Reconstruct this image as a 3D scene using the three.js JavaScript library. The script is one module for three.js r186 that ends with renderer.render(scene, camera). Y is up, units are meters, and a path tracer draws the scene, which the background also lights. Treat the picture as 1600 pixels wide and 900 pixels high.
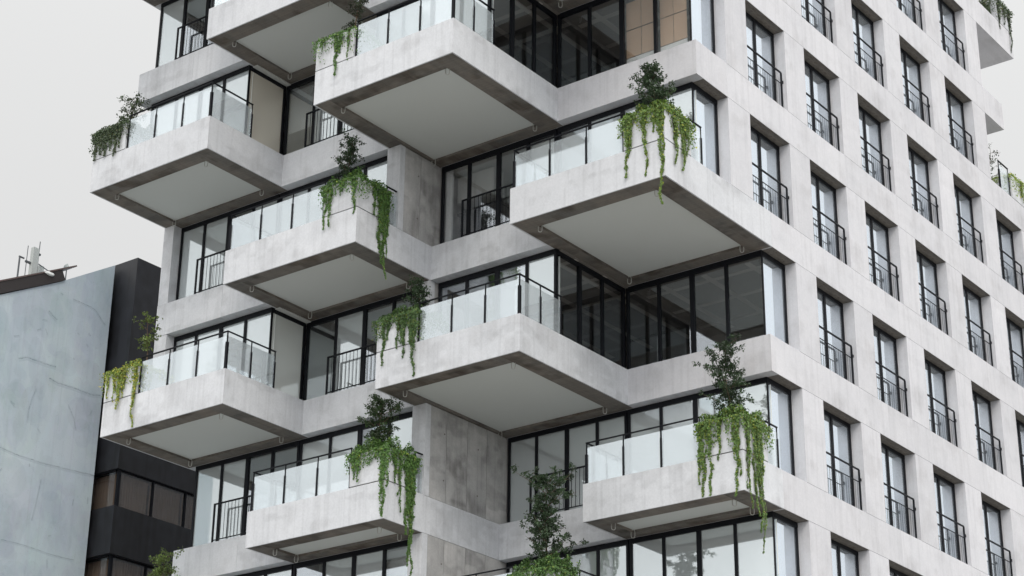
import * as THREE from 'three';
import { mergeGeometries } from 'three/addons/utils/BufferGeometryUtils.js';

// ---------------------------------------------------------------- camera, sky, sun, exposure
const scene = new THREE.Scene();
const camera = new THREE.PerspectiveCamera(2 * Math.atan(450 / 3059.9) * 180 / Math.PI, 16 / 9, 0.5, 3000);
{
  const yaw = -0.652, pit = 0.41, rol = 0.012, V = THREE.Vector3;
  const F = new V(Math.sin(yaw) * Math.cos(pit), Math.sin(pit), -Math.cos(yaw) * Math.cos(pit));
  const R0 = new V(Math.cos(yaw), 0, Math.sin(yaw)), U0 = new V().crossVectors(R0, F);
  const R = R0.clone().multiplyScalar(Math.cos(rol)).addScaledVector(U0, Math.sin(rol));
  const U = U0.clone().multiplyScalar(Math.cos(rol)).addScaledVector(R0, -Math.sin(rol));
  camera.position.set(21.136, -9.997, 37.24);
  camera.quaternion.setFromRotationMatrix(new THREE.Matrix4().makeBasis(R, U, F.clone().negate()));
}
const renderer = new THREE.WebGLRenderer({ antialias: true });
renderer.toneMapping = THREE.LinearToneMapping;
renderer.toneMappingExposure = 0.89;
renderer.shadowMap.enabled = true;
const SUN = new THREE.Vector3(0.56, 0.64, 0.54).normalize();
const sun = new THREE.DirectionalLight(0xfff6ea, 1.1);
sun.position.copy(SUN).multiplyScalar(120);
sun.castShadow = true; sun.shadow.radius = 45; sun.shadow.mapSize.set(2048, 2048);
Object.assign(sun.shadow.camera, { left: -45, right: 45, top: 45, bottom: -45, near: 1, far: 300 });
scene.add(sun); scene.add(sun.target);

function rng(seed) { let a = seed >>> 0; return () => { a = (a + 0x6D2B79F5) | 0; let t = Math.imul(a ^ (a >>> 15), 1 | a); t = (t + Math.imul(t ^ (t >>> 7), 61 | t)) ^ t; return ((t ^ (t >>> 14)) >>> 0) / 4294967296; }; }
// tileable value noise in two dimensions
function makeNoise(seed) {
  const r = rng(seed), N = 256, tab = new Float32Array(N * N); for (let i = 0; i < N * N; i++) tab[i] = r();
  return (x, y, px, py) => {
    const x0 = Math.floor(x), y0 = Math.floor(y); let fx = x - x0, fy = y - y0; fx = fx * fx * (3 - 2 * fx); fy = fy * fy * (3 - 2 * fy);
    const a = ((x0 % px) + px) % px, b = (a + 1) % px, c = ((y0 % py) + py) % py, d = (c + 1) % py;
    const p = tab[c * N + a], q = tab[c * N + b], s = tab[d * N + a], t = tab[d * N + b];
    return p + (q - p) * fx + (s - p) * fy + (p - q - s + t) * fx * fy;
  };
}
{ // thin bright overcast, brighter round the veiled sun
  const W = 512, Hh = 256, data = new Float32Array(W * Hh * 4), n1 = makeNoise(7);
  for (let j = 0; j < Hh; j++) for (let i = 0; i < W; i++) {
    const el = ((j + 0.5) / Hh - 0.5) * Math.PI, az = ((i + 0.5) / W - 0.5) * 2 * Math.PI;
    const x = Math.cos(el) * Math.cos(az), y = Math.sin(el), z = Math.cos(el) * Math.sin(az);
    const c = x * SUN.x + y * SUN.y + z * SUN.z, g = Math.pow((1 + c) / 2, 2);
    const cloud = (n1(i / W * 12, j / Hh * 14, 12, 64) - 0.5) * 0.5 + (n1(i / W * 26, j / Hh * 40, 26, 128) - 0.5) * 0.3 + (n1(i / W * 60, j / Hh * 90, 60, 250) - 0.5) * 0.15;
    const L = (0.90 - 0.42 * Math.max(0, y) + 2.2 * Math.pow(Math.max(0, y), 5) + 1.25 * g) * (1 + 0.10 * cloud * (0.4 + g * 3));
    const k = (j * W + i) * 4;
    data[k] = L * 0.995; data[k + 1] = L; data[k + 2] = L * 1.0; data[k + 3] = 1;
  }
  const sky = new THREE.DataTexture(data, W, Hh, THREE.RGBAFormat, THREE.FloatType);
  sky.mapping = THREE.EquirectangularReflectionMapping; sky.magFilter = sky.minFilter = THREE.LinearFilter; sky.wrapS = THREE.RepeatWrapping; sky.needsUpdate = true;
  scene.background = sky; scene.environment = sky;
}

// ---------------------------------------------------------------- helpers
const used = {};
function numbered(n) { used[n] = (used[n] ?? -1) + 1; return used[n] ? n + '_' + String(used[n]).padStart(3, '0') : n; }
function thing(name, label, category, group, kind) {
  const o = new THREE.Group(); o.name = numbered(name); scene.add(o);
  o.userData = { label, category }; if (group) o.userData.group = group; if (kind) o.userData.kind = kind;
  return o;
}
function part(name, geo, mat, parent, label) {
  const m = new THREE.Mesh(geo, mat); m.name = name; m.castShadow = m.receiveShadow = true; parent.add(m);
  if (label) m.userData.label = label;
  return m;
}
function holder(name, parent) { const g = new THREE.Group(); g.name = name; parent.add(g); return g; }
const rnd = rng(11);
const UVS = 1 / 8;
// axis-aligned box in metres, uv in metres with an offset of its own
function box(x0, x1, y0, y1, z0, z1, ou = rnd() * 8, ov = rnd() * 8) {
  const P = [], Nn = [], T = [];
  const quad = (a, b, c, d, n) => {
    for (const v of [a, b, c, a, c, d]) {
      P.push(...v); Nn.push(...n);
      if (n[0]) T.push((v[2] + ou) * UVS, (v[1] + ov) * UVS); else if (n[1]) T.push((v[0] + ou) * UVS, (v[2] + ov) * UVS); else T.push((v[0] + ou) * UVS, (v[1] + ov) * UVS);
    }
  };
  quad([x1, y0, z1], [x1, y0, z0], [x1, y1, z0], [x1, y1, z1], [1, 0, 0]);
  quad([x0, y0, z0], [x0, y0, z1], [x0, y1, z1], [x0, y1, z0], [-1, 0, 0]);
  quad([x0, y1, z1], [x1, y1, z1], [x1, y1, z0], [x0, y1, z0], [0, 1, 0]);
  quad([x0, y0, z0], [x1, y0, z0], [x1, y0, z1], [x0, y0, z1], [0, -1, 0]);
  quad([x0, y0, z1], [x1, y0, z1], [x1, y1, z1], [x0, y1, z1], [0, 0, 1]);
  quad([x1, y0, z0], [x0, y0, z0], [x0, y1, z0], [x1, y1, z0], [0, 0, -1]);
  const g = new THREE.BufferGeometry();
  g.setAttribute('position', new THREE.Float32BufferAttribute(P, 3)); g.setAttribute('normal', new THREE.Float32BufferAttribute(Nn, 3)); g.setAttribute('uv', new THREE.Float32BufferAttribute(T, 2));
  return g;
}
const merge = (a) => mergeGeometries(a);
const foldGeo = {};
const unitBox = new THREE.BoxGeometry(1, 1, 1);
function bar(name, parent, mat, x0, x1, y0, y1, z0, z1) { // a plain bar sharing one geometry
  const m = part(name, unitBox, mat, parent);
  m.position.set((x0 + x1) / 2, (y0 + y1) / 2, (z0 + z1) / 2); m.scale.set(x1 - x0, y1 - y0, z1 - z0);
  return m;
}

// ---------------------------------------------------------------- materials
function texture(size, fn, srgb) {
  const d = new Uint8Array(size * size * 4);
  for (let j = 0; j < size; j++) for (let i = 0; i < size; i++) { const c = fn(i / size, j / size), k = (j * size + i) * 4; d[k] = c[0]; d[k + 1] = c[1]; d[k + 2] = c[2]; d[k + 3] = 255; }
  const t = new THREE.DataTexture(d, size, size); t.wrapS = t.wrapT = THREE.RepeatWrapping; t.magFilter = THREE.LinearFilter; t.minFilter = THREE.LinearMipmapLinearFilter; t.generateMipmaps = true;
  if (srgb) t.colorSpace = THREE.SRGBColorSpace; t.needsUpdate = true; return t;
}
const clamp = (x, a = 0, b = 1) => Math.min(b, Math.max(a, x)), smooth = (a, b, x) => { x = clamp((x - a) / (b - a)); return x * x * (3 - 2 * x); };
function concreteMap(seed, base, o) { // 8 m square: mottling, run-down streaks, cloudy stains, grain, pin holes
  const n = makeNoise(seed), m = makeNoise(seed + 1), r = rng(seed + 2);
  return texture(1024, (u, v) => {
    const mott = (n(u * 7, v * 7, 7, 7) - 0.5) * 0.5 + (n(u * 19, v * 17, 19, 17) - 0.5) * 0.3 + (m(u * 53, v * 47, 53, 47) - 0.5) * 0.25;
    const streak = m(u * 90, v * 5, 90, 5) * 0.6 + n(u * 200, v * 9, 200, 9) * 0.4;
    const stain = smooth(0.52, 0.8, n(u * 9 + 3, v * 13, 9, 13) * 0.6 + m(u * 31, v * 29, 31, 29) * 0.4) * (0.4 + 0.6 * m(u * 120, v * 22, 120, 22));
    const wash = smooth(0.55, 0.75, m(u * 5, v * 22, 5, 22) * 0.65 + n(u * 40, v * 60, 40, 60) * 0.35);
    const grain = r() - 0.5 + (n(u * 240, v * 240, 240, 240) - 0.5);
    let f = 1 + o.mott * mott - o.streak * smooth(0.45, 0.85, streak) - o.stain * stain - o.wash * wash + o.grain * grain;
    if (o.board) f *= 1 - o.board * (((v * 80) % 1) < 0.09 ? 1 : 0) - o.board * 0.5 * (m(u * 12, Math.floor(v * 80), 12, 80) - 0.5);
    const w = o.warm * (mott + stain * 0.5);
    return [clamp(base[0] * f + 255 * w * 0.06, 0, 255), clamp(base[1] * f, 0, 255), clamp(base[2] * f - 255 * w * 0.05, 0, 255)];
  }, true);
}
function bumpMap(seed) { const n = makeNoise(seed), r = rng(seed); return texture(512, (u, v) => { const x = 128 + 60 * (n(u * 60, v * 60, 60, 60) - 0.5) + 70 * (n(u * 230, v * 230, 230, 230) - 0.5) + 30 * (r() - 0.5); return [x, x, x]; }); }
const bmp = bumpMap(5);
const std = (o) => new THREE.MeshStandardMaterial(o);
const facadeA = concreteMap(21, [207, 209, 213], { mott: 0.075, streak: 0.04, stain: 0.065, wash: 0.05, grain: 0.04, warm: 0.05 });
const facadeB = concreteMap(35, [207, 207, 211], { mott: 0.065, streak: 0.03, stain: 0.05, wash: 0.02, grain: 0.03, warm: 0.08 });
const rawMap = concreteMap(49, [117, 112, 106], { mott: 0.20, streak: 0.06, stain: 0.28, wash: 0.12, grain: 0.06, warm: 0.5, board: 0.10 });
const wallMap = concreteMap(63, [176, 175, 174], { mott: 0.30, streak: 0.05, stain: 0.22, wash: 0.10, grain: 0.05, warm: 0.10 });
const tone = (map, c) => std({ map, color: new THREE.Color().setRGB(c, c, c), roughness: 0.88, bumpMap: bmp, bumpScale: 0.004 });
const M = {
  front: [1, 0.96, 0.985].map((c) => tone(facadeA, c)), side: [1, 0.97, 0.94].map((c) => tone(facadeB, c)),
  raw: tone(rawMap, 1), wall: tone(wallMap, 1),
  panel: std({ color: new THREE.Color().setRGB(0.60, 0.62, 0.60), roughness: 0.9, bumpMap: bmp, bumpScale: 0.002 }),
  black: new THREE.MeshPhysicalMaterial({ color: new THREE.Color().setRGB(0.007, 0.008, 0.011), roughness: 0.55, specularIntensity: 0.35 }),
  glass: new THREE.MeshPhysicalMaterial({ color: new THREE.Color().setRGB(0.86, 0.92, 0.97), metalness: 1, roughness: 0.015, transmission: 0.6, transparent: true, opacity: 0.36 }),
  milky: new THREE.MeshPhysicalMaterial({ color: new THREE.Color().setRGB(0.82, 0.88, 0.90), metalness: 0.58, roughness: 0.03, transparent: true, opacity: 0.72 }),
  sideGlass: new THREE.MeshPhysicalMaterial({ color: new THREE.Color().setRGB(0.84, 0.92, 1.0), metalness: 0.85, roughness: 0.02, transparent: true, opacity: 0.78 }),
  railGlass: new THREE.MeshPhysicalMaterial({ color: new THREE.Color().setRGB(0.82, 0.89, 0.93), metalness: 0.55, roughness: 0.04, transparent: true, opacity: 0.46 }),
  frosted: new THREE.MeshPhysicalMaterial({ color: new THREE.Color().setRGB(0.80, 0.83, 0.80), metalness: 0.2, roughness: 0.05, transparent: true, opacity: 0.88 }),
  frostedCream: new THREE.MeshPhysicalMaterial({ color: new THREE.Color().setRGB(0.82, 0.77, 0.67), metalness: 0.2, roughness: 0.05, transparent: true, opacity: 0.88 }),
  clear: new THREE.MeshPhysicalMaterial({ color: new THREE.Color().setRGB(0.88, 0.94, 1.0), metalness: 1, roughness: 0.015, transmission: 0.6, transparent: true, opacity: 0.2 }),
  blind: std({ color: new THREE.Color().setRGB(0.80, 0.83, 0.82), roughness: 0.95 }),
  cream: std({ color: new THREE.Color().setRGB(0.78, 0.73, 0.62), roughness: 0.95 }),
  plaster: std({ color: new THREE.Color().setRGB(0.62, 0.63, 0.61), roughness: 0.95 }),
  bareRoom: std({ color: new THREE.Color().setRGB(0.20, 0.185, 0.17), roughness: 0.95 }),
  strip: std({ color: new THREE.Color().setRGB(0.48, 0.45, 0.41), roughness: 0.95 }),
  steel: std({ color: new THREE.Color().setRGB(0.50, 0.50, 0.47), roughness: 0.5, metalness: 0.5 }),
  soil: std({ color: new THREE.Color().setRGB(0.06, 0.04, 0.03), roughness: 1 }),
  cardboard: std({ color: new THREE.Color().setRGB(0.60, 0.43, 0.30), roughness: 0.9, bumpMap: bmp, bumpScale: 0.004 }),
  wood: std({ color: new THREE.Color().setRGB(0.13, 0.06, 0.035), roughness: 0.6 }),
  curtainWhite: std({ color: new THREE.Color().setRGB(0.80, 0.82, 0.82), roughness: 0.95 }),
  curtainGrey: std({ color: new THREE.Color().setRGB(0.16, 0.165, 0.17), roughness: 0.95 }),
  curtainDark: std({ color: new THREE.Color().setRGB(0.05, 0.05, 0.055), roughness: 0.95 }),
};

// ---------------------------------------------------------------- ground
const H = 3.3, T = 0.93, P = 2.989, GROUND = -11.6, REC = 0.28;
{
  const gmap = concreteMap(77, [140, 139, 136], { mott: 0.2, streak: 0, stain: 0.2, wash: 0.1, grain: 0.08, warm: 0.2 });
  const g = part('ground', box(-500, 500, GROUND - 0.5, GROUND, -500, 500), tone(gmap, 1), scene);
  g.userData = { kind: 'structure', label: 'pale paved ground around the buildings', category: 'ground' };
}

// ---------------------------------------------------------------- apartment building
const B = thing('apartment_building', 'pale concrete apartment building with staggered cantilevered balconies and black framed windows', 'building');
const XS = { even: [-16.6, -12.15, -8.43, -4.06, 0], odd: [-16.6, -12.49, -8.01, -4.39, 0] };
const xsOf = (k) => (k % 2 ? XS.odd : XS.even);
// front edge of each floor slab by level and column; which of them are balconies
const ZF = { 0: [3.95, 2.48, 2.70, -0.53], 1: [2.48, 3.91, -0.54, 0.95], 2: [5.36, 2.48, 3.92, -0.53], 3: [3.81, 5.33, 2.45, 3.92], 4: [6.56, 3.80, 6.62, 2.45], 5: [5.24, 6.59, 5.24, 6.62], 6: [8.0, 5.24, 8.0, 5.24], 7: [8.0, 8.0, 8.0, 8.0] };
const PL = { '-1': [2.48, 1.1, -0.53, -0.53], 0: [2.48, 2.48, -0.53, -0.53], 1: [2.48, 2.48, -0.53, -0.53], 2: [3.80, 2.48, 2.45, -0.53], 3: [3.80, 3.80, 2.45, 2.45], 4: [5.24, 3.80, 5.24, 2.45], 5: [5.24, 5.24, 5.24, 5.24], 6: [6.6, 6.6, 6.6, 6.6] };
const BACK = { 0: -20.8, 1: -20.8, 2: -20.8, 3: -20.8, 4: -20.8, 5: -17.75, 6: -16.3, 7: -17.77 };
const SBACK = { 0: -20.7, 1: -20.7, 2: -20.7, 3: -20.7, 4: -17.9, 5: -14.85, 6: -14.85 };
const isBal = (k, c) => k <= 6 && (k % 2 ? c === 1 || c === 3 : c === 0 || c === 2);
let tick = 0, tieGeo;
function hook(parent, x, y, z, turn) {
  const pts = []; for (let i = 0; i <= 20; i++) { const a = i / 20 * Math.PI * 2; pts.push(new THREE.Vector3(0.045 * Math.sign(Math.cos(a)) * Math.pow(Math.abs(Math.cos(a)), 0.5), -0.1 + 0.1 * Math.sign(Math.sin(a)) * Math.pow(Math.abs(Math.sin(a)), 0.6), 0)); }
  hook.g ??= new THREE.TubeGeometry(new THREE.CatmullRomCurve3(pts, true), 28, 0.011, 5, true);
  const m = part('hook', hook.g, M.steel, parent); m.position.set(x, y, z); m.rotation.y = turn;
}
for (let k = 0; k <= 7; k++) {
  const xs = xsOf(k), y = k * H;
  for (let c = 0; c < 4; c++) {
    const [x0, x1] = k === 0 && c >= 2 ? (c === 2 ? [-8.43, -4.0] : [-4.0, 0]) : [xs[c], xs[c + 1]], zf = ZF[k][c], below = PL[k - 1][c] - REC;
    const zs = isBal(k, c) ? below : zf;
    // the floor plate, in pours along the side elevation
    const cuts = [zs]; let z = zs; const step = c === 3 ? 5.98 : 30;
    if (c === 3) { z = Math.min(zs, 1.03); if (z < zs - 0.5) cuts.push(z); else z = zs; }
    while (z - step > BACK[k] + 2) { z -= step; cuts.push(z); } cuts.push(BACK[k]);
    for (let i = 0; i + 1 < cuts.length; i++) {
      const xm = c < 3 || (i === 0 && !isBal(k, c)) ? x0 + (x1 - x0) * (0.36 + 0.3 * rnd()) : null, mt = c === 3 ? M.side : M.front;
      if (xm === null) part('floor_slab', box(x0, x1, y, y + T, cuts[i + 1], cuts[i]), mt[(tick++) % 3], B);
      else { part('floor_slab', box(x0, xm - 0.003, y, y + T, cuts[i + 1], cuts[i]), mt[(tick++) % 3], B); part('floor_slab', box(xm + 0.003, x1, y, y + T, cuts[i + 1], cuts[i]), mt[(tick++) % 3], B); }
    }
    if (!isBal(k, c)) continue;
    // cantilevered balcony: plate, lip, raw soffit border, recessed painted panel, lifting hooks
    const D = 0.08, L = 0.035, ou = rnd() * 8, ov = rnd() * 8, bx = (...a) => box(...a, ou, ov);
    const s = part('balcony_slab', merge([bx(x0, x1, y + D, y + T, zs, zf), bx(x0, x0 + L, y, y + D, zs, zf), bx(x1 - L, x1, y, y + D, zs, zf), bx(x0 + L, x1 - L, y, y + D, zf - L, zf)]), M.front[(tick++) % 3], B);
    const px0 = x0 + 0.48, px1 = x1 - 0.58, pz1 = zf - 0.52, pz0 = Math.max(zs + 0.36, below + 0.36), e = 0.004;
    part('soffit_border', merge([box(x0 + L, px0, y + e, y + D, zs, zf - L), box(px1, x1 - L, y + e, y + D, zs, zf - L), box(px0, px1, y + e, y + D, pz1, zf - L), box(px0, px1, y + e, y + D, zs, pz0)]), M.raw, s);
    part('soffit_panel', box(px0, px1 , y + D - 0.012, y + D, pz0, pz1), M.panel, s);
    for (const [hx, hz] of [[px0 + 0.02, pz1 - 0.02], [px1 - 0.02, pz1 - 0.04], [px1 - 0.03, pz0 + 0.04], [px0 + 0.02, pz0 + 0.04]]) hook(s, hx, y + D - 0.02, hz, 0.5);
  }
}
part('roof', box(-16.6, 0, 7 * H + T + 0.01, 7 * H + T + 3.4, -14.85, 4.6), M.front[0], B);
part('podium', box(-16.2, -0.4, GROUND, -0.01, -20, -1.2), M.front[1], B);

// glazed walls. dir 'x': faces the front at depth f; dir 'z': faces the side at x = f
function windowWall(dir, f, a0, a1, y0, y1, mull, o = {}) {
  const w = holder('window_wall', B);
  const b = (n, mat, p0, p1, q0, q1, d0, d1) => dir === 'x' ? bar(n, w, mat, p0, p1, q0, q1, f - d1, f - d0) : bar(n, w, mat, f - d1, f - d0, q0, q1, p0, p1);
  const head = o.head ?? 0.13, sill = 0.05;
  b('head_frame', M.black, a0, a1, y1 - head, y1 - 0.004, 0, 0.09); b('sill_frame', M.black, a0, a1, y0 + 0.003, y0 + sill, 0, 0.09);
  const edges = [a0, ...mull, a1];
  edges.forEach((m, i) => {
    const end = i === 0 || i === edges.length - 1, wd = end ? (o.thinEnd === i ? 0.026 : 0.07) : (i === 2 ? 0.12 : 0.08);
    let c = m; if (i === 0) c = m + wd / 2; else if (end) c = m - wd / 2;
    b('mullion', M.black, c - wd / 2, c + wd / 2, y0 + sill, y1 - head, 0.005, wd < 0.04 ? 0.035 : 0.085);
  });
  for (let i = 0; i + 1 < edges.length; i++) {
    b('pane', o.glass && o.glass !== M.glass ? o.glass : o.blinds?.[i] && !o.blinds[i].lift ? M.milky : M.glass, edges[i] + 0.035, edges[i + 1] - 0.035, y0 + sill - 0.01, y1 - head + 0.01, 0.038, 0.05);
    const bl = o.blinds?.[i];
    if (bl) b('blind', bl.mat ?? M.blind, edges[i] + 0.01, edges[i + 1] - 0.01, y0 + 0.02 + (bl.lift ?? 0), y1 - head - 0.02, 0.17, 0.18);
  }
  return w;
}
const w_ = { }, half = { lift: 0.9 }, N0 = null;
const MX = [[-16.3, -15.3, -14.36, -13.45, -12.5], [-12.47, -11.42, -10.43, -9.45, -8.46], [-7.98, -7.08, -6.13, -5.2, -4.3], [-4.27, -3.3, -2.32, -1.33, -0.3]];
const BL = {
  '5,0': [w_, N0, N0, w_], '5,1': [w_, w_, w_, w_], '5,2': [w_, w_, w_, w_], '5,3': [w_, w_, w_, w_],
  '4,0': [w_, w_, w_, w_], '4,1': [half, w_, w_, w_], '4,2': [w_, w_, w_, w_], '4,3': [N0, N0, N0, N0],
  '3,0': [w_, w_, N0, w_], '3,1': [w_, w_, w_, w_], '3,2': [N0, N0, N0, half], '3,3': [half, w_, w_, w_],
  '2,0': [w_, w_, w_, w_], '2,1': [N0, w_, N0, N0], '2,2': [N0, N0, half, w_], '2,3': [N0, N0, N0, N0],
  '1,0': [w_, w_, N0, N0], '1,1': [w_, w_, N0, w_], '1,2': [w_, w_, w_, w_], '1,3': [w_, w_, w_, w_],
  '0,0': [w_, w_, w_, w_], '0,1': [N0, w_, w_, half], '0,2': [w_, w_, w_, w_], '0,3': [w_, w_, w_, w_],
};
for (let s = 0; s <= 5; s++) {
  const y0 = s * H + T, y1 = (s + 1) * H;
  for (let c = 0; c < 4; c++) {
    const a = MX[c].slice(); if (c === 0 && (s === 3 || s === 2)) a[0] = s === 3 ? -16.22 : -16.14;
    windowWall('x', PL[s][c] - REC, a[0], a[4], y0, y1, a.slice(1, 4), { blinds: BL[s + ',' + c], glass: (s % 2 === 0 && s > 0 && c === 3) || (s === 3 && c === 2) ? M.clear : M.glass, thinEnd: c === 3 || (c === 0 && s % 2 === 0) ? 4 : -1 });
  }
  // glazed flanks where one column stands forward of the next
  if (PL[s][0] - PL[s][1] > 0.5) windowWall('z', -12.49, PL[s][1] - REC, PL[s][0] - REC - 0.04, y0, y1, [], { thinEnd: 1, glass: s === 4 ? M.frostedCream : M.frosted, blinds: [s === 4 ? { mat: M.cream } : w_] });
  if (PL[s][2] - PL[s][3] > 0.5) { const p0 = PL[s][3] - REC, p1 = PL[s][2] - REC - 0.04, d = (p1 - p0) / 3; windowWall('z', -4.29, p0, p1, y0, y1, [p0 + d, p0 + 2 * d], { thinEnd: 3, glass: M.clear }); }
  // corner panes on the side elevation and at the left end
  const pc = s >= 5 ? 2 * P - 1.96 : s >= 3 ? 1.03 : 1.03 - P, zp = PL[s][3] - REC - 0.04;
  windowWall('z', -0.3, pc, zp, y0, y1, [], { thinEnd: 1, glass: M.sideGlass, blinds: s < 2 ? [w_] : null });
  bar('lintel_soffit', B, M.raw, -0.3, -0.012, y1 - 0.006, y1 - 0.0015, pc + 0.002, zp);
  { const cu = part('curtain', curtainGeo(0.4, 2.2), s % 2 ? M.curtainWhite : M.curtainGrey, B); cu.position.set(-0.52, y0 + 0.02, pc + 0.46); }
  if (s !== 3 && s !== 2) windowWall('z', -16.22, PL[s][0] - 1.9, PL[s][0] - REC - 0.1, y0, y1, [], { blinds: [w_] });
}
// solid walls: left end, party wall with its formwork panels, back
for (let s = 0; s <= 6; s++) {
  const y0 = s * H + T + 0.008, y1 = (s + 1) * H - 0.008, zl = s === 3 || s === 2 ? PL[s][0] : PL[s][0] - 1.9;
  part('end_wall', box(-16.6, s === 2 ? -16.14 : s === 3 ? -16.22 : -16.3, y0, y1, SBACK[s], zl), M.front[s % 3], B);
  part('back_wall', box(-16.3, -1.2, y0, y1, SBACK[s], SBACK[s] + 0.3), M.front[1], B);
  if (s > 5) { part('front_wall', box(-16.3, -0.3, y0, y1, 6.2, 6.5), M.front[0], B); continue; }
  const zc = s === 2 ? 2.48 : Math.max(PL[s][1], Math.min(PL[s][2], 2)), z0 = Math.min(PL[s][1], PL[s][2]) - 1.2;
  if (s === 4 || s === 5) { part('party_wall', box(-8.45, -8.02, y0, y1, -5, PL[s][1] - 0.02), M.wall, B); continue; }
  const pw = holder('party_wall', B);
  part('wall_core', box(-8.43, -8.03, y0 - 0.006, y1 + 0.006, -5, zc - 0.03), M.wall, pw);
  part('column_face', box(-8.44, -8.01, y0, y1, zc - 0.20, zc), M.front[2], pw);
  let z = zc - 0.206; const wd = [0.62, 0.82, 0.78, 0.84, 0.9];
  tieGeo ??= new THREE.CylinderGeometry(0.022, 0.022, 0.006, 10).rotateZ(Math.PI / 2);
  if (s < 4 && s !== 2) for (const [hz, hy] of [[0.75, 0.55], [0.75, 1.75], [2.1, 0.5], [2.1, 1.72]]) if (zc - hz > z0 + 0.1) { const q = part('tie_hole_plug', tieGeo, M.raw, pw); q.position.set(-8.0135, y0 + hy, zc - hz); }
  for (let i = 0; i < 5 && z > z0; i++) { part('wall_panel', box(-8.06, -8.014, y0, y1, Math.max(z0, z - wd[i]), z), M.wall, pw); z -= wd[i] + 0.014; }
}
// interiors: ceilings, back walls, unfinished rooms with taped ceiling boards
for (let s = 0; s <= 5; s++) {
  const y0 = s * H + T, y1 = (s + 1) * H, xs = [-16.2, -12.32, -8.46, -4.2, -0.42];
  for (let c = 0; c < 4; c++) {
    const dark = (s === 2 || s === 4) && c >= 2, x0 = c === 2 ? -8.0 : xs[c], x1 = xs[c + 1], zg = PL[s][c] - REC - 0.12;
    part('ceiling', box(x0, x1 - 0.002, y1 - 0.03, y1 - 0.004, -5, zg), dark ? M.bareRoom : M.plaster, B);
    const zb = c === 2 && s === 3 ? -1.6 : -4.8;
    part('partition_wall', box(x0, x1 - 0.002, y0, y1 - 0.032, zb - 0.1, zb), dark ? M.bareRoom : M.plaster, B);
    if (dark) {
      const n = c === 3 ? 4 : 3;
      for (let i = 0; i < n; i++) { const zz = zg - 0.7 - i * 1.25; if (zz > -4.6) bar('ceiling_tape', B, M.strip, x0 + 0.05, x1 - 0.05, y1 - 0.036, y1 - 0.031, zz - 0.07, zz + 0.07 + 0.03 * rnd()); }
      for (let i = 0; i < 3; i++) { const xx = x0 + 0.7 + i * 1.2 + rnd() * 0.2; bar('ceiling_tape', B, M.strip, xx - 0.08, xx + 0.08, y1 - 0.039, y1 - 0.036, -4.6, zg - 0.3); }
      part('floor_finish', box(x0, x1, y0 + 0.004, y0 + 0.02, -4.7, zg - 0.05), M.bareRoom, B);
    }
  }
}
for (let s = 0; s <= 6; s++) { const y0 = s * H + T, y1 = (s + 1) * H; part('partition_wall', box(-4.9, -4.75, y0, y1 - 0.004, SBACK[s] + 0.4, -5.0), M.plaster, B); part('ceiling', box(-4.7, -0.42, y1 - 0.03, y1 - 0.004, SBACK[s] + 0.4, -5.02), M.plaster, B); }

// side elevation: piers, windows with railings and curtains

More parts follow.
